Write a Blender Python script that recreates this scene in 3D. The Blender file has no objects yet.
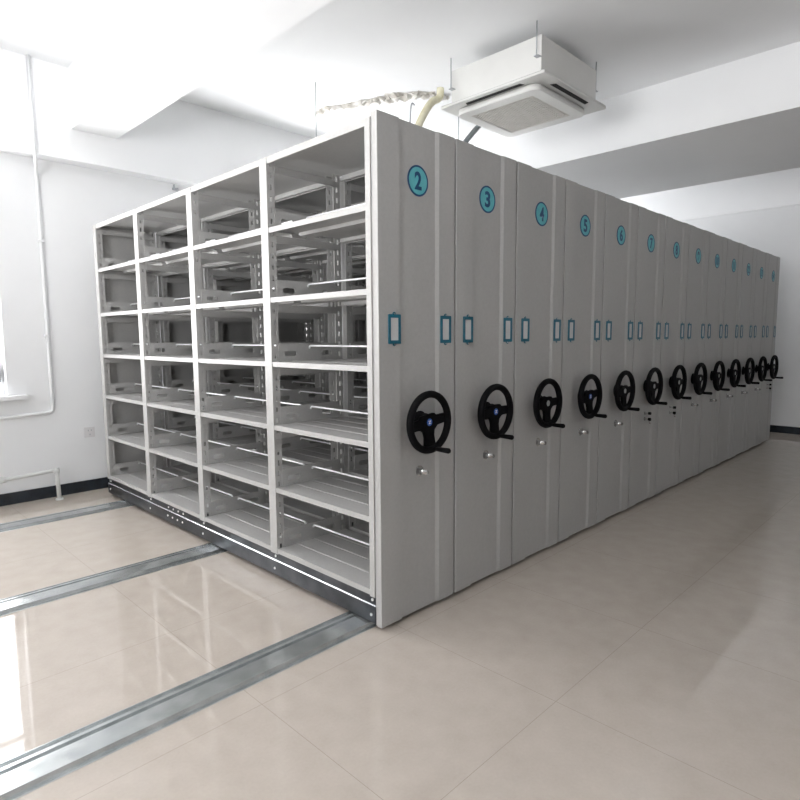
import bpy, bmesh, math, random
from mathutils import Vector, Matrix
random.seed(7)
PI = math.pi
scene = bpy.context.scene
C = scene.collection

# ------------------------------------------------------------------ materials
def node_mat(name, base=(.8, .8, .8), rough=.5, metal=0.0, spec=.5, coat=0.0):
    m = bpy.data.materials.new(name); m.use_nodes = True
    b = m.node_tree.nodes['Principled BSDF']
    b.inputs['Base Color'].default_value = (*base, 1)
    b.inputs['Roughness'].default_value = rough
    b.inputs['Metallic'].default_value = metal
    b.inputs['Specular IOR Level'].default_value = spec
    b.inputs['Coat Weight'].default_value = coat
    return m

def vary(m, c1, c2, scale=8.0, detail=4.0, stretch=(1, 1, 1), rough=None, bump=0.0):
    """procedural mottling of the base colour"""
    nt = m.node_tree; b = nt.nodes['Principled BSDF']
    tc = nt.nodes.new('ShaderNodeTexCoord'); mp = nt.nodes.new('ShaderNodeMapping')
    mp.inputs['Scale'].default_value = stretch
    nz = nt.nodes.new('ShaderNodeTexNoise'); nz.inputs['Scale'].default_value = scale; nz.inputs['Detail'].default_value = detail
    rp = nt.nodes.new('ShaderNodeValToRGB')
    rp.color_ramp.elements[0].position = .35; rp.color_ramp.elements[0].color = (*c1, 1)
    rp.color_ramp.elements[1].position = .65; rp.color_ramp.elements[1].color = (*c2, 1)
    L = nt.links.new
    L(tc.outputs['Object'], mp.inputs['Vector']); L(mp.outputs['Vector'], nz.inputs['Vector'])
    L(nz.outputs['Fac'], rp.inputs['Fac']); L(rp.outputs['Color'], b.inputs['Base Color'])
    if rough:
        mr = nt.nodes.new('ShaderNodeMapRange'); mr.inputs['To Min'].default_value = rough[0]; mr.inputs['To Max'].default_value = rough[1]
        L(nz.outputs['Fac'], mr.inputs['Value']); L(mr.outputs['Result'], b.inputs['Roughness'])
    if bump:
        bp = nt.nodes.new('ShaderNodeBump'); bp.inputs['Strength'].default_value = bump; bp.inputs['Distance'].default_value = .002
        L(nz.outputs['Fac'], bp.inputs['Height']); L(bp.outputs['Normal'], b.inputs['Normal'])
    return m

M = {}
M['coat'] = vary(node_mat('grey_powder_coat', rough=.42), (.40, .397, .389), (.42, .417, .409), 60, 3, bump=.05)
M['wall'] = vary(node_mat('white_wall_paint', rough=.7, spec=.2), (.755, .765, .775), (.785, .795, .805), 1.5, 5)
M['ceil'] = vary(node_mat('white_ceiling_paint', rough=.8, spec=.1), (.83, .84, .85), (.86, .87, .88), 1.2, 5)
M['base'] = vary(node_mat('dark_baseboard_tile', rough=.25), (.012, .016, .022), (.02, .026, .034), 14, 3)
M['galv'] = vary(node_mat('galvanised_steel', metal=.75, rough=.25), (.47, .50, .505), (.58, .605, .61), 14, 4, rough=(.16, .30))
M['dark_galv'] = vary(node_mat('dull_grey_steel', metal=.75, rough=.4), (.045, .05, .057), (.08, .085, .095), 9, 5, rough=(.25, .42))
M['rod'] = node_mat('bright_zinc', (.86, .87, .88), .3, .35)
M['black'] = vary(node_mat('black_plastic', rough=.6, spec=.06), (.004, .004, .0045), (.007, .007, .008), 40, 2)
M['chrome'] = node_mat('chrome', (.7, .7, .7), .15, 1.0)
M['brass'] = node_mat('key_steel', (.32, .32, .31), .3, .9)
M['teal'] = vary(node_mat('teal_print', rough=.4), (.09, .42, .48), (.12, .47, .52), 30, 2)
M['navy'] = node_mat('navy_print', (.004, .06, .16), .4)
M['frame_blue'] = vary(node_mat('blue_plastic', rough=.3), (.004, .10, .16), (.006, .125, .19), 50, 2)
M['paper'] = node_mat('grey_card', (.60, .60, .60), .6)
M['emblem_blue'] = node_mat('blue_emblem', (.02, .10, .42), .3)
M['white'] = node_mat('white_mark', (.8, .8, .8), .4)
M['silver'] = node_mat('silver_emblem', (.45, .47, .46), .3, .6)
M['ac'] = vary(node_mat('white_abs_plastic', rough=.4), (.70, .70, .68), (.73, .73, .71), 4, 3)
M['grille'] = vary(node_mat('beige_grille_plastic', rough=.5), (.62, .60, .56), (.68, .66, .62), 10, 3)
M['dark_in'] = node_mat('recess_shade', (.02, .02, .02), .8)  # near-black colour stands for shade inside the grille and outlet slots
M['pvc'] = vary(node_mat('white_pvc', rough=.4), (.74, .75, .76), (.78, .79, .80), 6, 3)
M['iron'] = vary(node_mat('white_painted_pipe', rough=.45), (.62, .64, .63), (.70, .71, .70), 12, 4)
M['foam'] = vary(node_mat('cream_pipe_wrap', rough=.8), (.70, .66, .46), (.78, .75, .58), 18, 3, bump=.4)
M['hose'] = node_mat('grey_drain_hose', (.16, .18, .19), .5)
M['plaster'] = vary(node_mat('torn_plaster', rough=.9), (.50, .47, .42), (.78, .77, .74), 9, 6, bump=.6)
M['frame'] = node_mat('white_window_frame', (.78, .79, .80), .35)
M['orange'] = node_mat('orange_valve_plastic', (.55, .16, .05), .4)
M['socket'] = node_mat('socket_plastic', (.64, .63, .64), .35)
M['wire'] = node_mat('grey_wire', (.40, .42, .44), .4, .5)

def floor_mat():
    m = node_mat('polished_beige_tile', rough=.07, spec=.65)
    nt = m.node_tree; b = nt.nodes['Principled BSDF']; L = nt.links.new
    tc = nt.nodes.new('ShaderNodeTexCoord')
    n1 = nt.nodes.new('ShaderNodeTexNoise'); n1.inputs['Scale'].default_value = 3.0; n1.inputs['Detail'].default_value = 8
    n2 = nt.nodes.new('ShaderNodeTexNoise'); n2.inputs['Scale'].default_value = 90.0; n2.inputs['Detail'].default_value = 3
    add = nt.nodes.new('ShaderNodeMath'); add.operation = 'MULTIPLY_ADD'; add.inputs[1].default_value = .45; n1.inputs['Scale'].default_value = 9
    rp = nt.nodes.new('ShaderNodeValToRGB')
    rp.color_ramp.elements[0].position = .40; rp.color_ramp.elements[0].color = (.46, .408, .357, 1)
    rp.color_ramp.elements[1].position = 1.0; rp.color_ramp.elements[1].color = (.52, .467, .415, 1)
    L(tc.outputs['Object'], n1.inputs['Vector']); L(tc.outputs['Object'], n2.inputs['Vector'])
    L(n2.outputs['Fac'], add.inputs[0]); L(n1.outputs['Fac'], add.inputs[2]); L(add.outputs[0], rp.inputs['Fac'])
    # grout lines every 0.8 m
    sx = nt.nodes.new('ShaderNodeSeparateXYZ'); L(tc.outputs['Object'], sx.inputs[0])
    lines = []
    for ax, off in (('X', .10), ('Y', -.065)):
        s = nt.nodes.new('ShaderNodeMath'); s.operation = 'SUBTRACT'; s.inputs[1].default_value = off - 7.9; L(sx.outputs[ax], s.inputs[0])
        d = nt.nodes.new('ShaderNodeMath'); d.operation = 'PINGPONG'; d.inputs[1].default_value = .395; L(s.outputs[0], d.inputs[0])
        lt = nt.nodes.new('ShaderNodeMath'); lt.operation = 'LESS_THAN'; lt.inputs[1].default_value = .0009; L(d.outputs[0], lt.inputs[0])
        lines.append(lt)
    mx = nt.nodes.new('ShaderNodeMath'); mx.operation = 'MAXIMUM'; L(lines[0].outputs[0], mx.inputs[0]); L(lines[1].outputs[0], mx.inputs[1])
    mix = nt.nodes.new('ShaderNodeMix'); mix.data_type = 'RGBA'; L(mx.outputs[0], mix.inputs['Factor'])
    L(rp.outputs['Color'], mix.inputs[6]); mix.inputs[7].default_value = (.33, .29, .25, 1)
    L(mix.outputs[2], b.inputs['Base Color'])
    r = nt.nodes.new('ShaderNodeMapRange'); r.inputs['To Min'].default_value = .02; r.inputs['To Max'].default_value = .06
    L(n1.outputs['Fac'], r.inputs['Value']); L(r.outputs['Result'], b.inputs['Roughness'])
    return m
M['floor'] = floor_mat()

def glass_mat():
    m = bpy.data.materials.new('window_glass'); m.use_nodes = True
    nt = m.node_tree; nt.nodes.clear()
    o = nt.nodes.new('ShaderNodeOutputMaterial'); t = nt.nodes.new('ShaderNodeBsdfTransparent'); g = nt.nodes.new('ShaderNodeBsdfGlossy')
    g.inputs['Roughness'].default_value = .02; t.inputs['Color'].default_value = (.97, .965, .965, 1)
    mx = nt.nodes.new('ShaderNodeMixShader'); mx.inputs[0].default_value = .06
    nt.links.new(t.outputs[0], mx.inputs[1]); nt.links.new(g.outputs[0], mx.inputs[2]); nt.links.new(mx.outputs[0], o.inputs[0])
    return m
M['glass'] = glass_mat()

# ------------------------------------------------------------------ mesh helpers
def box(bm, x0, x1, y0, y1, z0, z1, mi=0):
    v = [bm.verts.new(p) for p in ((x0,y0,z0),(x1,y0,z0),(x1,y1,z0),(x0,y1,z0),(x0,y0,z1),(x1,y0,z1),(x1,y1,z1),(x0,y1,z1))]
    for q in ((0,3,2,1),(4,5,6,7),(0,1,5,4),(1,2,6,5),(2,3,7,6),(3,0,4,7)):
        f = bm.faces.new([v[i] for i in q]); f.material_index = mi

def prism(bm, pts, axis, a, b, mi=0):
    """closed polygon extruded along an axis; pts are the other two coordinates in xyz order"""
    def P(u, v, w):
        return {'x': (w, u, v), 'y': (u, w, v), 'z': (u, v, w)}[axis]
    lo = [bm.verts.new(P(u, v, a)) for u, v in pts]; hi = [bm.verts.new(P(u, v, b)) for u, v in pts]
    n = len(pts); fs = []
    for i in range(n):
        fs.append(bm.faces.new((lo[i], lo[(i+1) % n], hi[(i+1) % n], hi[i])))
    fs.append(bm.faces.new(lo[::-1])); fs.append(bm.faces.new(hi))
    for f in fs: f.material_index = mi
    bmesh.ops.recalc_face_normals(bm, faces=fs)

def tube(bm, pts, r, seg=12, mi=0, caps=True, radii=None):
    pts = [Vector(p) for p in pts]; rings = []
    t0 = (pts[1] - pts[0]).normalized()
    ref = Vector((0, 0, 1)) if abs(t0.z) < .9 else Vector((1, 0, 0))
    u = t0.cross(ref).normalized()
    for i, p in enumerate(pts):
        a = pts[max(i-1, 0)]; b = pts[min(i+1, len(pts)-1)]
        t = (b - a).normalized(); u = (u - t * u.dot(t)).normalized(); w = t.cross(u)
        rr = radii[i] if radii else r
        rings.append([bm.verts.new(p + (u*math.cos(2*PI*k/seg) + w*math.sin(2*PI*k/seg)) * rr) for k in range(seg)])
    for A, B in zip(rings, rings[1:]):
        for k in range(seg):
            f = bm.faces.new((A[k], A[(k+1) % seg], B[(k+1) % seg], B[k])); f.material_index = mi; f.smooth = True
    if caps:
        f = bm.faces.new(rings[0][::-1]); f.material_index = mi
        f = bm.faces.new(rings[-1]); f.material_index = mi

def bend(pts, r=.06, n=6):
    """polyline with rounded corners"""
    pts = [Vector(p) for p in pts]; out = [pts[0]]
    for a, b, c in zip(pts, pts[1:], pts[2:]):
        d1 = (a - b); d2 = (c - b); rr = min(r, d1.length*.45, d2.length*.45)
        p = b + d1.normalized()*rr; q = b + d2.normalized()*rr
        for i in range(n + 1):
            t = i/n; out.append(p*(1-t)**2 + b*2*t*(1-t) + q*t*t)
    out.append(pts[-1]); return out

def obj(name, bm, mats, parent=None, loc=None):
    me = bpy.data.meshes.new(name); bm.normal_update(); bm.to_mesh(me); bm.free()
    for m in (mats if isinstance(mats, (list, tuple)) else [mats]): me.materials.append(M[m])
    o = bpy.data.objects.new(name, me); C.objects.link(o)
    if parent: o.parent = parent
    if loc: o.location = loc
    return o

def tag(o, label, cat, group=None):
    o['label'] = label; o['category'] = cat
    if group: o['group'] = group
    return o
def thing(name, label, cat, loc=(0, 0, 0), group=None):
    o = bpy.data.objects.new(name, None); o.empty_display_size = .1; C.objects.link(o); o.location = loc
    return tag(o, label, cat, group)
def struct(name, bm, mats, parent=None):
    o = obj(name, bm, mats, parent)
    if not parent: o['kind'] = 'structure'
    return o

def outline_mesh(loops, thick):
    """flat outline(s), holes allowed, given as (x, z) loops -> bmesh facing -Y, thickness along Y"""
    cu = bpy.data.curves.new('tmp', 'CURVE'); cu.dimensions = '2D'; cu.fill_mode = 'BOTH'; cu.extrude = thick/2
    for lp in loops:
        s = cu.splines.new('POLY'); s.points.add(len(lp)-1); s.use_cyclic_u = True
        for p, (x, z) in zip(s.points, lp): p.co = (x, z, 0, 1)
    return curve_bm(cu)
def curve_bm(cu):
    o = bpy.data.objects.new('tmp', cu); C.objects.link(o)
    dg = bpy.context.evaluated_depsgraph_get(); dg.update()
    me = bpy.data.meshes.new_from_object(o.evaluated_get(dg))
    bm = bmesh.new(); bm.from_mesh(me)
    bpy.data.objects.remove(o); bpy.data.curves.remove(cu); bpy.data.meshes.remove(me)
    bmesh.ops.transform(bm, matrix=Matrix.Rotation(PI/2, 4, 'X'), verts=bm.verts)   # (x,y,0)->(x,0,y), faces -Y
    bmesh.ops.remove_doubles(bm, verts=bm.verts, dist=1e-5)
    return bm
def merge(bm, other, mi=0, off=(0, 0, 0)):
    me = bpy.data.meshes.new('tmp'); 
    bmesh.ops.translate(other, vec=off, verts=other.verts)
    for f in other.faces: f.material_index = mi
    other.to_mesh(me); other.free(); bm.from_mesh(me); bpy.data.meshes.remove(me)
def rrect(x0, x1, z0, z1, r, n=5):
    out = []
    for cx, cz, a0 in ((x1-r, z1-r, 0), (x0+r, z1-r, PI/2), (x0+r, z0+r, PI), (x1-r, z0+r, 1.5*PI)):
        out += [(cx + r*math.cos(a0 + PI/2*i/n), cz + r*math.sin(a0 + PI/2*i/n)) for i in range(n+1)]
    return out
def circ(cx, cz, r, n=32):
    return [(cx + r*math.cos(2*PI*i/n), cz + r*math.sin(2*PI*i/n)) for i in range(n)]

# ------------------------------------------------------------------ room
X0, X1, Y0, Y1, ZC = -4.2, 7.83, -5.4, 3.83, 3.635
bm = bmesh.new(); box(bm, X0-.25, X1+.25, Y0-.25, Y1+.25, -.2, 0); struct('floor', bm, 'floor')
bm = bmesh.new(); box(bm, X0-.25, X1+.25, Y0-.25, Y1+.25, ZC, ZC+.2); struct('ceiling', bm, 'ceil')

def holed_wall(name, axis, pos0, pos1, a0, a1, holes):
    """wall slab with rectangular window openings; holes = (a0, a1, z0, z1) sorted along the wall"""
    bm = bmesh.new()
    def bx(p, q, z0, z1):
        if axis == 'y': box(bm, p, q, pos0, pos1, z0, z1)
        else: box(bm, pos0, pos1, p, q, z0, z1)
    cur = a0
    for h0, h1, z0, z1 in holes:
        bx(cur, h0, 0, ZC); bx(h0, h1, 0, z0); bx(h0, h1, z1, ZC); cur = h1
    bx(cur, a1, 0, ZC)
    return struct(name, bm, 'wall')
W_BACK = [(-2.75, -.64, .92, 2.72), (1.3, 3.4, .92, 2.78), (6.0, 7.6, .92, 2.78)]  # last two openings are unseen, added to light ceiling and right wall
W_LEFT = [(-1.6, .9, .92, 2.72)]
holed_wall('wall_back', 'y', Y1, Y1+.25, X0-.25, X1+.25, W_BACK)
holed_wall('wall_left', 'x', X0-.25, X0, Y0, Y1, W_LEFT)
holed_wall('wall_right', 'x', X1, X1+.25, Y0, Y1, [])
holed_wall('wall_front', 'y', Y0-.25, Y0, X0-.25, X1+.25, [])

bm = bmesh.new(); box(bm, X0, X1, Y1-.15, Y1, 2.888, ZC); struct('trim_1', bm, 'ceil')          # beam along the back wall
bm = bmesh.new(); box(bm, -.065, .30, Y0, Y1-.15, 3.145, ZC); struct('trim_2', bm, 'ceil')       # cross beam on the left
bm = bmesh.new(); box(bm, 3.80, 5.79, Y0, Y1-.15, 3.145, ZC); struct('trim_3', bm, 'ceil')      # cross beam on the right
bm = bmesh.new(); box(bm, X1-.03, X1, Y0, Y1-.15, 3.13, ZC); struct('trim_4', bm, 'ceil')       # ledge on the right wall
bm = bmesh.new(); box(bm, X0, X1, Y1-.012, Y1, 0, .10); struct('baseboard_back', bm, 'base')
bm = bmesh.new(); box(bm, X1-.012, X1, Y0, Y1-.012, 0, .10); struct('baseboard_right', bm, 'base')
bm = bmesh.new(); box(bm, X0, X0+.012, Y0, Y1-.012, 0, .10); struct('baseboard_left', bm, 'base')
bm = bmesh.new(); box(bm, X0+.012, X1-.012, Y0, Y0+.012, 0, .10); struct('baseboard_front', bm, 'base')

def window(n, axis, pos, a0, a1, z0, z1, inward, panes=2, sill=True):
    """window set back in the wall; pos = plane of the frame"""
    def bx(bm, p, q, d0, d1, za, zb):
        if axis == 'y': box(bm, p, q, pos+d0, pos+d1, za, zb)
        else: box(bm, pos+d0, pos+d1, p, q, za, zb)
    root = bpy.data.objects.new('window_%d' % n, None); C.objects.link(root); root['kind'] = 'structure'
    bm = bmesh.new(); t = .06
    bx(bm, a0, a0+t, -.03, .03, z0, z1); bx(bm, a1-t, a1, -.03, .03, z0, z1)
    bx(bm, a0+t, a1-t, -.03, .03, z0, z0+t); bx(bm, a0+t, a1-t, -.03, .03, z1-t, z1)
    zm = z0 + (z1-z0)*.68
    bx(bm, a0+t, a1-t, -.025, .025, zm-.025, zm+.025)
    for i in range(1, panes):
        c = a0 + (a1-a0)*i/panes; bx(bm, c-.035, c+.035, -.025, .025, z0+t, zm-.025); bx(bm, c-.03, c+.03, -.025, .025, zm+.025, z1-t)
    obj('window_frame', bm, 'frame', root)
    bm = bmesh.new()
    bx(bm, a0+t, a1-t, -.003, .003, z0+t, z1-t)
    obj('window_pane', bm, 'glass', root)
    if sill:
        bm = bmesh.new()
        s = -1 if inward < 0 else 1
        d0, d1 = sorted((.03*s, (abs(pos-(Y1 if axis == 'y' else X0))+.09)*s))
        bx(bm, a0-.13, a1+.13, *sorted(((abs(pos-(Y1 if axis == 'y' else X0))+.001)*s, d1 if s > 0 else d0)), z0-.035, z0-.002)
        obj('window_sill', bm, 'frame', root)
    return root
w1 = window(1, 'y', Y1+.13, -2.75, -.64, .92, 2.72, -1)
bm = bmesh.new(); box(bm, -.70, -.67, Y1+.06, Y1+.10, 1.03, 1.16); obj('window_handle', bm, 'dark_galv', w1)
window(2, 'y', Y1+.13, 1.3, 3.4, .92, 2.78, -1)  # unseen behind the units, added to brighten the ceiling
window(3, 'y', Y1+.13, 6.0, 7.6, .92, 2.78, -1)  # unseen behind the units, added to brighten the right wall
window(4, 'x', X0-.13, -1.6, .9, .92, 2.72, 1, 3)

# ------------------------------------------------------------------ floor rails
RAILY = (.165, 1.60, 3.13)
prof = [(-.098, 0), (-.096, .003), (-.080, .003), (-.076, .020), (-.012, .022), (.018, .022), (.020, .008), (.040, .008), (.042, .020), (.058, .020), (.060, .004), (.092, .004), (.094, .012), (.098, .012), (.098, 0)]
rails = [(RAILY[0], 'galvanised floor rail nearest the camera, beneath the numbered end panels'),
         (RAILY[1], 'middle galvanised floor rail, crossing the tiles under the shelving'),
         (RAILY[2], 'galvanised floor rail nearest the back wall baseboard')]
for i, (y, lab) in enumerate(rails):
    bm = bmesh.new(); prism(bm, [(y+a, z) for a, z in prof], 'x', -1.75, 7.2)
    tag(obj('floor_rail', bm, 'galv'), lab, 'rail', 'floor rails of the mobile shelving')

# ------------------------------------------------------------------ shelving unit meshes (built once, shared by copies)
PITCH, W, WS, WT, H = .5396, .5290, .4970, .5180, 2.352
UP = [.0595, .889, 1.753, 2.615, 3.478]                 # centres of the uprights along a row
LEVELS = [.190, .545, .900, 1.252, 1.600, 1.970]
HU = .034                                              # half width of an upright
HW = [.0165, HU, HU, HU, HU]

def arc(cx, cy, r, a0, a1, n=5):
    return [(cx + r*math.cos(a0+(a1-a0)*i/n), cy + r*math.sin(a0+(a1-a0)*i/n)) for i in range(n+1)]
def panel_bm():
    r = .007
    pts = [(.004, .042), (.004, .030), (.0, .027)] + arc(r/2, r/2, r/2, PI, 1.5*PI)
    pts += [(.136, 0), (.143, .008), (.386, .008), (.409, 0)] + arc(W-r, r, r, 1.5*PI, 2*PI)
    pts += [(W, .027), (W-.004, .030), (W-.004, .042)]
    b = bmesh.new(); prism(b, pts, 'z', .022, H)
    return b
def upright_bm(HU=HU):
    b = bmesh.new(); z0, z1 = .158, 2.331
    box(b, -.003, 0, -HU, HU, z0, z1)                  # face strip
    sp, s0, s1 = .060, .016, .028
    for sy in (-1, 1):
        ya, yb = sorted((sy*HU, sy*(HU-.002)))
        box(b, 0, s0, ya, yb, z0, z1); box(b, s1, .046, ya, yb, z0, z1)
        z = z0
        while z < z1:
            box(b, s0, s1, ya, yb, z, min(z+.032, z1)); z += sp
    return b
def shelf_bm(y0, y1):
    p = [(0, -.027), (0, 0), (.125, 0), (.13, .003), (.14, .003), (.145, 0), (.242, 0), (.244, -.002), (.252, -.002), (.254, 0),
         (.362, 0), (.367, .003), (.377, .003), (.382, 0), (WS, 0), (WS, -.027), (WS-.012, -.027), (WS-.012, -.024), (WS-.003, -.024), (WS-.003, -.004),
         (.305, -.004), (.295, -.02), (.205, -.02), (.195, -.004), (.003, -.004), (.003, -.024), (.012, -.024), (.012, -.027)]
    b = bmesh.new(); prism(b, p, 'y', y0, y1); return b
def top_bm(y0, y1, ya, yb):
    p = [(0, -.034), (0, 0), (WT, 0), (WT, -.034), (WT-.012, -.034), (WT-.012, -.031), (WT-.003, -.031), (WT-.003, -.003),
         (.003, -.003), (.003, -.031), (.012, -.031), (.012, -.034)]
    b = bmesh.new(); prism(b, p, 'y', y0, y1)
    if ya < y0: box(b, 0, WT, ya, y0, -.003, 0)
    if yb > y1: box(b, 0, WT, y1, yb, -.003, 0)
    return b
def divider_bm():
    outer = [(.040, .002), (.457, .002), (.457, .088), (.447, .098), (.05, .098), (.040, .088)]
    return outline_mesh([outer, rrect(.078, .162, .027, .057, .0145), rrect(.332, .416, .027, .057, .0145)], .003)
def bracket_bm():
    b = bmesh.new(); box(b, .046, WS-.046, -.0015, .0, -.078, -.036); box(b, .046, WS-.046, -.010, -.0015, -.078, -.0765); return b
def chassis_bm():
    p = [(0, .03), (0, .113), (.004, .118), (.009, .118), (.009, .158), (W-.009, .158), (W-.009, .118), (W-.004, .118), (W, .113), (W, .03)]
    b = bmesh.new(); prism(b, p, 'y', .043, 3.515)
    for f in b.faces:
        if f.normal.z > .3 and f.calc_center_median().z < .13: f.material_index = 1  # ledge given the paler steel as a painted highlight
    return b
def bolt_bm():
    b = bmesh.new(); tube(b, [(0, 0, 0), (-.005, 0, 0)], .0075, 6); return b
def label_bm():
    b = outline_mesh([rrect(-.039, .039, -.067, .067, .004), rrect(-.0255, .0255, -.051, .051, .002)], .006)
    for f in b.faces: f.material_index = 0
    bmesh.ops.translate(b, vec=(0, -.003, 0), verts=b.verts)
    for s in (-1, 1):
        merge(b, outline_mesh([circ(0, s*.068, .010, 16)], .003), 0, (0, -.0015, 0))
        tube(b, [(0, -.003, s*.070), (0, -.0055, s*.070)], .004, 8, 2)
    box(b, -.026, .026, -.002, -.0005, -.052, .052, 1)
    return b
def lock_bm(double=False):
    b = bmesh.new()
    if not double:
        tube(b, [(0, 0, 0), (0, -.004, 0)], .026, 20, 0)
        tube(b, [(0, -.004, 0), (0, -.016, 0)], .013, 16, 1)
        box(b, -.0015, .0015, -.040, -.016, -.004, .004, 1)                       # key shank
        merge(b, outline_mesh([rrect(-.03, .0, -.012, .012, .011), circ(-.017, 0, .006, 10)], .0025), 1)
        k = [v for v in b.verts if -.0315 < v.co.x < .001 and -.0014 < v.co.y < .0014 and abs(v.co.z) < .0125 and v.co.x < -.0005 or (abs(v.co.y) in (.00095,))]
        for v in k:                                                               # the bow stands out from the panel
            x, y, z = v.co; v.co = (y, x - .034, z)
    else:
        for z in (.024, -.024):
            tube(b, [(0, 0, z), (0, -.004, z)], .014, 16, 0)
            tube(b, [(0, -.004, z), (0, -.014, z)], .008, 12, 1)
            box(b, -.002, .002, -.030, -.014, z-.004, z+.004, 1)
            tube(b, [(0, -.030, z), (0, -.050, z)], .012, 10, 2)
        tube(b, [(0, -.042, -.036), (0, -.044, -.060)], .006, 8, 0)
    return b
def wheel_bm():
    b = bmesh.new(); R, n, s = .1345, 64, 12
    rings = []
    for i in range(n):
        a = 2*PI*i/n
        rings.append([b.verts.new(((R + .0175*math.cos(2*PI*k/s))*math.cos(a), .0185*math.sin(2*PI*k/s), (R + .0175*math.cos(2*PI*k/s))*math.sin(a))) for k in range(s)])
    for i in range(n):
        A, B = rings[i], rings[(i+1) % n]
        for k in range(s):
            f = b.faces.new((A[k], A[(k+1) % s], B[(k+1) % s], B[k])); f.smooth = True
    bmesh.ops.recalc_face_normals(b, faces=b.faces[:])
    # T-shaped hub with three broad spokes
    T = [(-.128, -.024), (-.128, .016), (-.06, .022), (-.045, .036), (.045, .036), (.06, .022), (.128, .018), (.128, -.024),
         (.06, -.026), (.036, -.044), (.030, -.07), (.036, -.128), (-.036, -.128), (-.030, -.07), (-.036, -.044), (-.06, -.026)]
    merge(b, outline_mesh([T], .018), 0, (0, .012, 0))
    tube(b, [(0, .030, 0), (0, .0, 0)], .034, 24, radii=[.042, .034])
    return b
def shaft_bm():
    b = bmesh.new(); tube(b, [(0, .068, 0), (0, .062, 0), (0, .061, 0), (0, .014, 0)], .03, 24, radii=[.050, .050, .030, .030]); return b
def knob_bm():
    b = bmesh.new(); tube(b, [(0, -.006, 0), (0, -.022, 0), (0, -.024, 0), (0, -.06, 0), (0, -.094, 0), (0, -.1, 0)], .01, 16, radii=[.009, .009, .0115, .0125, .0135, .010]); return b
def emblem_bm(mark):
    b = outline_mesh([circ(0, 0, .0175, 24)], .003)
    for f in b.faces: f.material_index = 0
    z = [(-.008, .008), (.008, .008), (.008, .005), (-.002, -.005), (.008, -.005), (.008, -.008), (-.008, -.008), (-.008, -.005), (.002, .005), (-.008, .005)]
    if mark: merge(b, outline_mesh([z], .001), 1, (0, -.002, 0))
    return b
def badge_bm(txt):
    b = outline_mesh([circ(0, 0, .062, 48)], .002)
    for f in b.faces: f.material_index = 0
    merge(b, outline_mesh([circ(0, 0, .070, 48), circ(0, 0, .0615, 48)], .003), 1)
    cu = bpy.data.curves.new('tmp', 'FONT'); cu.body = txt; cu.size = 1; cu.extrude = .5; cu.offset = .03
    t = curve_bm(cu)
    xs = [v.co.x for v in t.verts]; zs = [v.co.z for v in t.verts]
    wd, ht = max(xs)-min(xs), max(zs)-min(zs); cx, cz = (max(xs)+min(xs))/2, (max(zs)+min(zs))/2
    tw = .046 if len(txt) == 1 else .074
    if txt == '11': tw = .05
    for v in t.verts: v.co = ((v.co.x-cx)*tw/wd, v.co.y*.002, (v.co.z-cz)*.082/ht)
    merge(b, t, 1, (0, -.0015, 0))
    bmesh.ops.translate(b, vec=(0, -.001, 0), verts=b.verts)
    return b

ORD = {2: 'nearest', 14: 'farthest'}
def unit_label(n):
    if n == 2: return 'nearest grey mobile shelving unit, numbered 2, its open shelves facing left'
    if n == 14: return 'last grey mobile shelving unit, numbered 14, by the right wall'
    return 'grey mobile shelving unit numbered %d, wedged between units %d and %d' % (n, n-1, n+1)

cache = {}
def part(name, key, build, mats, parent, loc=(0, 0, 0), rotz=0):
    if key not in cache:
        o = obj(name, build(), mats, parent); cache[key] = o
    else:
        o = cache[key].copy(); C.objects.link(o); o.parent = parent
    o.name = name
    o.location = loc; o.rotation_euler = (0, 0, rotz)
    return o

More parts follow.
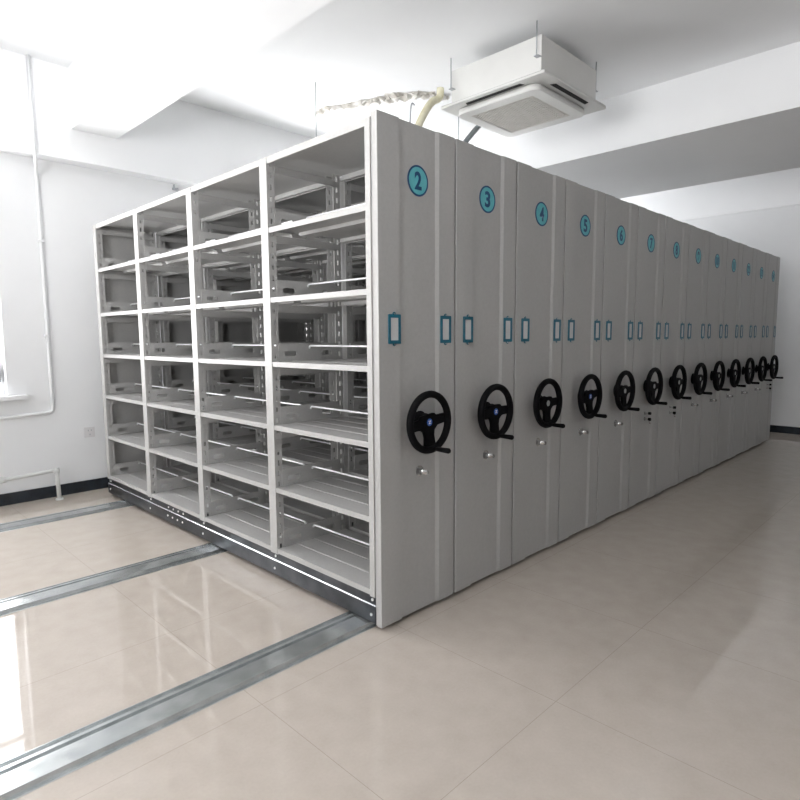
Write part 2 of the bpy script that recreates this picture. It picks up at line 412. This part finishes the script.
BLUE = {2, 3, 5}
for n in range(2, 15):
    k = n - 2
    u = thing('mobile_shelving_unit', unit_label(n), 'shelving unit', (k*PITCH, 0, 0), 'mobile shelving units in the row')
    base = part('base_frame', 'base', chassis_bm, ['dark_galv', 'galv'], u)
    if n == 2:
        for y in UP:
            for z in (.139, .068):
                yy = min(max(y, .07), 3.46)
                part('bolt', 'bolt', bolt_bm, 'rod', base, (.009 if z > .118 else 0, yy, z))
        for i in range(4):
            for z in (.139, .078):
                part('bolt', 'bolt', bolt_bm, 'rod', base, (.009 if z > .118 else 0, 2.06 + .08*i, z))
    # end panel and what is fixed to it
    pan = part('end_panel', 'panel', panel_bm, 'coat', u)
    bd = obj('number_badge', badge_bm(str(n)), ['teal', 'navy'], pan, (.266, .008, 2.104)); bd['label'] = 'round teal badge reading %d' % n
    for x in (.0955, .4560):
        part('label_holder', 'label', label_bm, ['frame_blue', 'paper', 'chrome'], pan, (x, 0, 1.419))
    dbl = n in (7, 8, 14)
    lk = part('lock', 'lock%d' % dbl, lambda: lock_bm(dbl), ['chrome', 'brass', 'black'], pan, (.270, .008, .731))
    lk['label'] = 'two black-headed keys in a double lock' if dbl else 'round chrome lock with its key'
    # handwheel
    wh = part('handwheel', 'wheel', wheel_bm, 'black', u, (.270, -.060, .977))
    part('wheel_shaft', 'shaft', shaft_bm, 'black', wh)
    a = math.radians(-84)
    part('crank_handle', 'knob', knob_bm, 'black', wh, (.1345*math.cos(a), 0, .1345*math.sin(a)))
    e = part('emblem', 'emb%d' % (n in BLUE), lambda: emblem_bm(n in BLUE), ['emblem_blue' if n in BLUE else 'silver', 'white'], wh, (0, -.0005, 0))
    e['label'] = 'small blue hub emblem' if n in BLUE else 'small silver hub emblem'
    wh.rotation_euler = (0, math.radians(random.uniform(-5, 5)) if n != 2 else math.radians(-7), 0)
    if n == 5: wh.rotation_euler[1] = math.radians(-10)
    # frame and shelves
    for y in UP:
        hw = HW[UP.index(y)]
        part('upright', 'upright%.3f' % hw, lambda: upright_bm(hw), 'coat', u, (0, y, 0))
        part('upright', 'upright%.3f' % hw, lambda: upright_bm(hw), 'coat', u, (WS, y, 0), PI)
    for j in range(4):
        y0, y1 = UP[j]+HW[j], UP[j+1]-HU
        part('top_cover', 'top%d' % j, lambda: top_bm(y0, y1, .0435 if j == 0 else UP[j]+.0005, UP[j+1]-.0005 if j < 3 else UP[4]+HU+.002), 'coat', u, (0, 0, 2.336))
        for z in LEVELS:
            part('shelf', 'shelf%d' % j, lambda: shelf_bm(y0, y1), 'coat', u, (0, 0, z))
            if n <= 6:
                part('side_stop', 'stop', divider_bm, 'coat', u, (0, y1-.0020, z))
                def rod_bm():
                    b = bmesh.new(); tube(b, bend([(0, y0+.004, -.014), (0, y0+.012, 0), (0, y1-.012, 0), (0, y1-.004, -.014)], .008, 3), .0058, 8); return b
                part('stop_rod', 'rod%d' % j, rod_bm, 'rod', u, (.250, 0, z+.084))
        if n <= 4:
            for z in LEVELS[2:] + [2.336]:
                part('shelf_bracket', 'bracket', bracket_bm, 'coat', u, (0, y1-.0015, z))
    def cover_bm():
        b = bmesh.new(); box(b, .022, WS, UP[4]+HU+.003, UP[4]+HU+.036, .03, 2.345); return b
    part('back_panel', 'cover', cover_bm, 'coat', u)

# ------------------------------------------------------------------ air conditioner cassette
ac = thing('air_conditioner', 'white square ceiling cassette air conditioner hung above the shelving units', 'air conditioner', (2.545, .93, 3.25))
def ring_bm():
    S = .485
    b = bmesh.new()
    def rr(h, r, n=6): return rrect(-h, h, -h, h, r, n)
    outer = rr(S, .012); inner = rr(.392, .06)
    o = outline_mesh([outer, inner], .022)                         # in XZ, thick along Y
    bmesh.ops.transform(o, matrix=Matrix.Rotation(-PI/2, 4, 'X'), verts=o.verts)
    merge(b, o, 0, (0, 0, .011))
    return b
obj('face_panel', ring_bm(), 'ac', ac)
b = bmesh.new()
o = outline_mesh([rrect(-.385, .385, -.385, .385, .07, 8), rrect(-.292, .292, -.292, .292, .01, 3)], .045)
bmesh.ops.transform(o, matrix=Matrix.Rotation(-PI/2, 4, 'X'), verts=o.verts)
merge(b, o, 0, (0, 0, -.0215)); obj('intake_frame', b, 'ac', ac, (-.02, .01, -.012))
b = bmesh.new(); box(b, -.39, .39, -.39, .39, .001, .012); obj('recess_back', b, 'ac', ac)
# honeycomb intake grille
b = bmesh.new(); pr = .0165; ri = .0118; hs = .290
def hexring(cx, cy):
    o, i_ = [], []
    for k in range(6):
        a = PI/3*k + PI/6
        o.append((cx + pr*math.cos(a), cy + pr*math.sin(a))); i_.append((cx + ri*math.cos(a), cy + ri*math.sin(a)))
    vo = [b.verts.new((x, y, 0)) for x, y in o]; vi = [b.verts.new((x, y, 0)) for x, y in i_]; vt = [b.verts.new((x, y, .016)) for x, y in i_]
    for k in range(6):
        b.faces.new((vo[k], vi[k], vi[(k+1) % 6], vo[(k+1) % 6])); b.faces.new((vi[k], vt[k], vt[(k+1) % 6], vi[(k+1) % 6]))
dx, dy = pr*math.sqrt(3), pr*1.5
for r_ in range(-14, 15):
    for c_ in range(-13, 14):
        x = c_*dx + (dx/2 if r_ % 2 else 0); y = r_*dy
        if abs(x) < hs-.012 and abs(y) < hs-.014: hexring(x, y)
for q in ((-.292, -.274, -.292, .292), (.274, .292, -.292, .292), (-.274, .274, -.292, -.276), (-.274, .274, .276, .292)):
    box(b, q[0], q[1], q[2], q[3], 0, .01)
obj('intake_grille', b, 'grille', ac, (-.02, .01, -.054))
b = bmesh.new(); box(b, -.29, .29, -.29, .29, -.022, -.02); obj('filter', b, 'dark_in', ac)  # dark sheet that paints the shade behind the grille holes
for ang in range(4):
    b = bmesh.new()
    prism(b, [(-.27, .405), (.27, .405), (.255, .445), (-.255, .445)], 'z', -.0009, .004)
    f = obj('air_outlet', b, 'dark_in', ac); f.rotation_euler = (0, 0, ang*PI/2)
b = bmesh.new(); box(b, -.42, .42, -.42, .42, .023, .30); obj('body', b, 'ac', ac)
for sx in (-1, 1):
    for sy in (-1, 1):
        b = bmesh.new(); tube(b, [(sx*.455, sy*.40, .15), (sx*.455, sy*.40, ZC-3.25)], .005, 8)
        box(b, sx*.4375-.025, sx*.4375+.025, sy*.40-.02, sy*.40+.02, .146, .15); obj('hanger_rod', b, 'wire', ac)

# refrigerant pipe: from the unit's side, arching down behind the shelving and back to the wall
b = bmesh.new()
path = [(2.10, 1.452, 3.44), (2.10, 1.455, 3.38), (2.07, 1.45, 3.345), (1.959, 1.42, 3.29), (1.863, 1.40, 3.192), (1.791, 1.40, 3.083), (1.744, 1.40, 2.996), (1.72, 1.42, 2.80), (1.72, 1.55, 2.64), (1.72, 1.9, 2.58), (1.72, 3.68, 2.58), (1.72, 3.81, 2.58)]
tube(b, bend(path, .09, 5), .030, 14)
tag(obj('insulated_pipe', b, 'foam'), 'cream wrapped pipe curving down from the air conditioner behind the shelving', 'pipe')
b = bmesh.new(); tube(b, bend([(3.04, 1.6, 3.54), (2.809, 1.6, 3.335), (2.689, 1.6, 3.226), (2.572, 1.6, 3.104), (2.44, 1.6, 2.97), (2.36, 1.7, 2.6), (2.36, 3.80, 2.5)], .12, 5), .024, 12)
tag(obj('drain_hose', b, 'hose'), 'dark grey slanting hose dropping beside the air conditioner corner', 'hose')

# leftover hanging rods and a bent wire
for (x, y, z0, lab) in ((1.58, 2.467, 2.75, 'thin bare rod hanging from the ceiling left of the torn plaster'),
                        (2.46, 1.55, 2.75, 'thin bare rod hanging behind the air conditioner corner')):
    b = bmesh.new(); tube(b, [(x, y, z0), (x, y, ZC)], .004, 8)
    tag(obj('hanging_rod', b, 'wire'), lab, 'rod', 'leftover ceiling rods')
b = bmesh.new(); tube(b, bend([(.83, .6, 2.337), (.833, .6, 2.6), (.843, .6, 2.735), (.855, .6, 2.766), (.876, .6, 2.757)], .02, 4), .005, 8)
tag(obj('bent_wire', b, 'wire'), 'short hooked grey wire standing on top of the number 3 unit', 'wire')

# torn plaster on the ceiling
b = bmesh.new()
path = [(2.01, 3.03, .02), (2.01, 2.84, .05), (2.10, 2.70, .04), (2.15, 2.52, .07), (2.22, 2.38, .10), (2.29, 2.23, .13), (2.36, 2.08, .13), (2.50, 1.93, .10), (2.66, 1.84, .04)]
path = [(Vector((x, y)), w) for x, y, w in path]; rows = []
def sub(t):
    i = min(int(t), len(path)-2); f = t - i
    return path[i][0].lerp(path[i+1][0], f), path[i][1]*(1-f) + path[i+1][1]*f
N = 44
for i in range(N+1):
    p, w = sub(i/N*(len(path)-1)); q, _ = sub(min(i/N*(len(path)-1)+.2, len(path)-1.001)); d = (q-p); d = d.normalized() if d.length > 1e-5 else Vector((.7, -.7))
    nrm = Vector((-d.y, d.x)); row = []
    for j in range(6):
        s = (j/5-.5)*2
        ww = .62*w*(1 + random.uniform(-.5, .4))
        pt = p + nrm*s*ww + d*random.uniform(-.015, .015)
        dz = .001 if j in (0, 5) else random.uniform(.004, .045)
        row.append(b.verts.new((pt.x, pt.y, ZC - dz)))
    rows.append(row)
for A, B in zip(rows, rows[1:]):
    for j in range(5): b.faces.new((A[j], A[j+1], B[j+1], B[j]))
tag(obj('torn_plaster', b, 'plaster'), 'ragged grey patch of peeling plaster on the ceiling above number 2 unit', 'ceiling damage')

# ------------------------------------------------------------------ back wall fittings
b = bmesh.new()
tube(b, bend([(-.36, 3.662, ZC), (-.36, 3.662, 2.93), (-.35, 3.68, 2.84), (-.318, 3.812, 2.74), (-.318, 3.812, .755), (-.85, 3.812, .731)], .035, 5), .0135, 12)
for z in (2.2, 1.4): box(b, -.340, -.296, 3.798, 3.829, z, z+.02)
tag(obj('conduit', b, 'pvc'), 'white plastic conduit running down the back wall beside the window', 'conduit')
b = bmesh.new()
tube(b, bend([(-1.6, 3.69, .235), (-.75, 3.69, .244), (-.352, 3.69, .262), (-.345, 3.69, .0)], .05, 6), .017, 14)
tube(b, [(-.372, 3.69, .258), (-.332, 3.69, .258)], .024, 12)
tube(b, [(-.345, 3.69, .012), (-.345, 3.69, 0)], .03, 14)
hp = tag(obj('heating_pipe', b, 'iron'), 'white painted heating pipe low on the back wall bending into the floor', 'pipe')
b = bmesh.new(); tube(b, [(-.80, 3.69, .243), (-.725, 3.69, .245)], .026, 12); tube(b, [(-.765, 3.69, .244), (-.765, 3.65, .25)], .018, 10)
obj('valve', b, 'iron', hp)
b = bmesh.new(); box(b, -.072, .014, 3.821, 3.83, .493, .585)
sk = tag(obj('wall_socket', b, 'socket'), 'white square socket plate low on the back wall by the shelving', 'socket')
b = bmesh.new()
for cx, cz in ((-.041, .556), (-.015, .556), (-.028, .518)): box(b, cx-.004, cx+.004, 3.8202, 3.8212, cz-.007, cz+.007)
obj('socket_slots', b, 'wire', sk)
b = bmesh.new(); box(b, .855, .90, 3.81, 3.83, 2.825, 2.845); box(b, .855, .862, 3.78, 3.81, 2.82, 2.87); box(b, .89, .90, 3.79, 3.81, 2.805, 2.845)
tag(obj('wall_clip', b, 'wire'), 'tiny grey clip on the back wall just above the shelving top', 'clip')

# ------------------------------------------------------------------ daylight
SKY, LOW_GLOW = 9.5, 25.0  # lower half set stronger than the sky to brighten the ceiling
w = bpy.data.worlds.new('sky'); scene.world = w; w.use_nodes = True
nt = w.node_tree; bg = nt.nodes['Background']
tc = nt.nodes.new('ShaderNodeTexCoord'); sz = nt.nodes.new('ShaderNodeSeparateXYZ'); nt.links.new(tc.outputs['Generated'], sz.inputs[0])
mr = nt.nodes.new('ShaderNodeMapRange'); mr.inputs['From Min'].default_value = -.12; mr.inputs['From Max'].default_value = .12
mr.inputs['To Min'].default_value = LOW_GLOW; mr.inputs['To Max'].default_value = SKY
nt.links.new(sz.outputs['Z'], mr.inputs['Value']); nt.links.new(mr.outputs['Result'], bg.inputs['Strength'])
bg.inputs['Color'].default_value = (.99, .995, 1.0, 1)            # overcast sky above, brighter lower half added to lift the ceiling
def portal(axis, pos, a0, a1, z0, z1, rot):
    L = bpy.data.lights.new('window_daylight', 'AREA'); L.shape = 'RECTANGLE'; L.size = a1-a0; L.size_y = z1-z0
    L.cycles.is_portal = True
    o = bpy.data.objects.new('window_daylight', L); C.objects.link(o)
    c = (a0+a1)/2; zc = (z0+z1)/2
    o.location = (c, pos, zc) if axis == 'y' else (pos, c, zc); o.rotation_euler = rot
for a0, a1, z0, z1 in W_BACK: portal('y', Y1+.24, a0, a1, z0, z1, (-PI/2, 0, 0))
for a0, a1, z0, z1 in W_LEFT: portal('x', X0-.24, a0, a1, z0, z1, (PI/2, 0, -PI/2))

# ------------------------------------------------------------------ camera
cam = bpy.data.cameras.new('camera'); co = bpy.data.objects.new('camera', cam); C.objects.link(co); scene.camera = co
cam.sensor_width = 36; cam.sensor_fit = 'HORIZONTAL'; cam.lens = 588.81/800*36; cam.clip_start = .05
yaw, pit, rol = .7903, -.1067, -.0065
F = Vector((math.sin(yaw)*math.cos(pit), math.cos(yaw)*math.cos(pit), math.sin(pit)))
R = Vector((math.cos(yaw), -math.sin(yaw), 0)); U = R.cross(F)
R2 = R*math.cos(rol) + U*math.sin(rol); U2 = -R*math.sin(rol) + U*math.cos(rol)
m = Matrix((R2, U2, -F)).transposed().to_4x4(); m.translation = Vector((-1.8081, -1.9203, 1.3833)); co.matrix_world = m

scene.view_settings.view_transform = 'Standard'; scene.view_settings.look = 'None'
scene.view_settings.gamma = 1; scene.view_settings.use_curve_mapping = False
scene.view_settings.exposure = 0.08
scene.cycles.max_bounces = 12; scene.cycles.diffuse_bounces = 6; scene.cycles.transparent_max_bounces = 12
scene.cycles.use_denoising = True
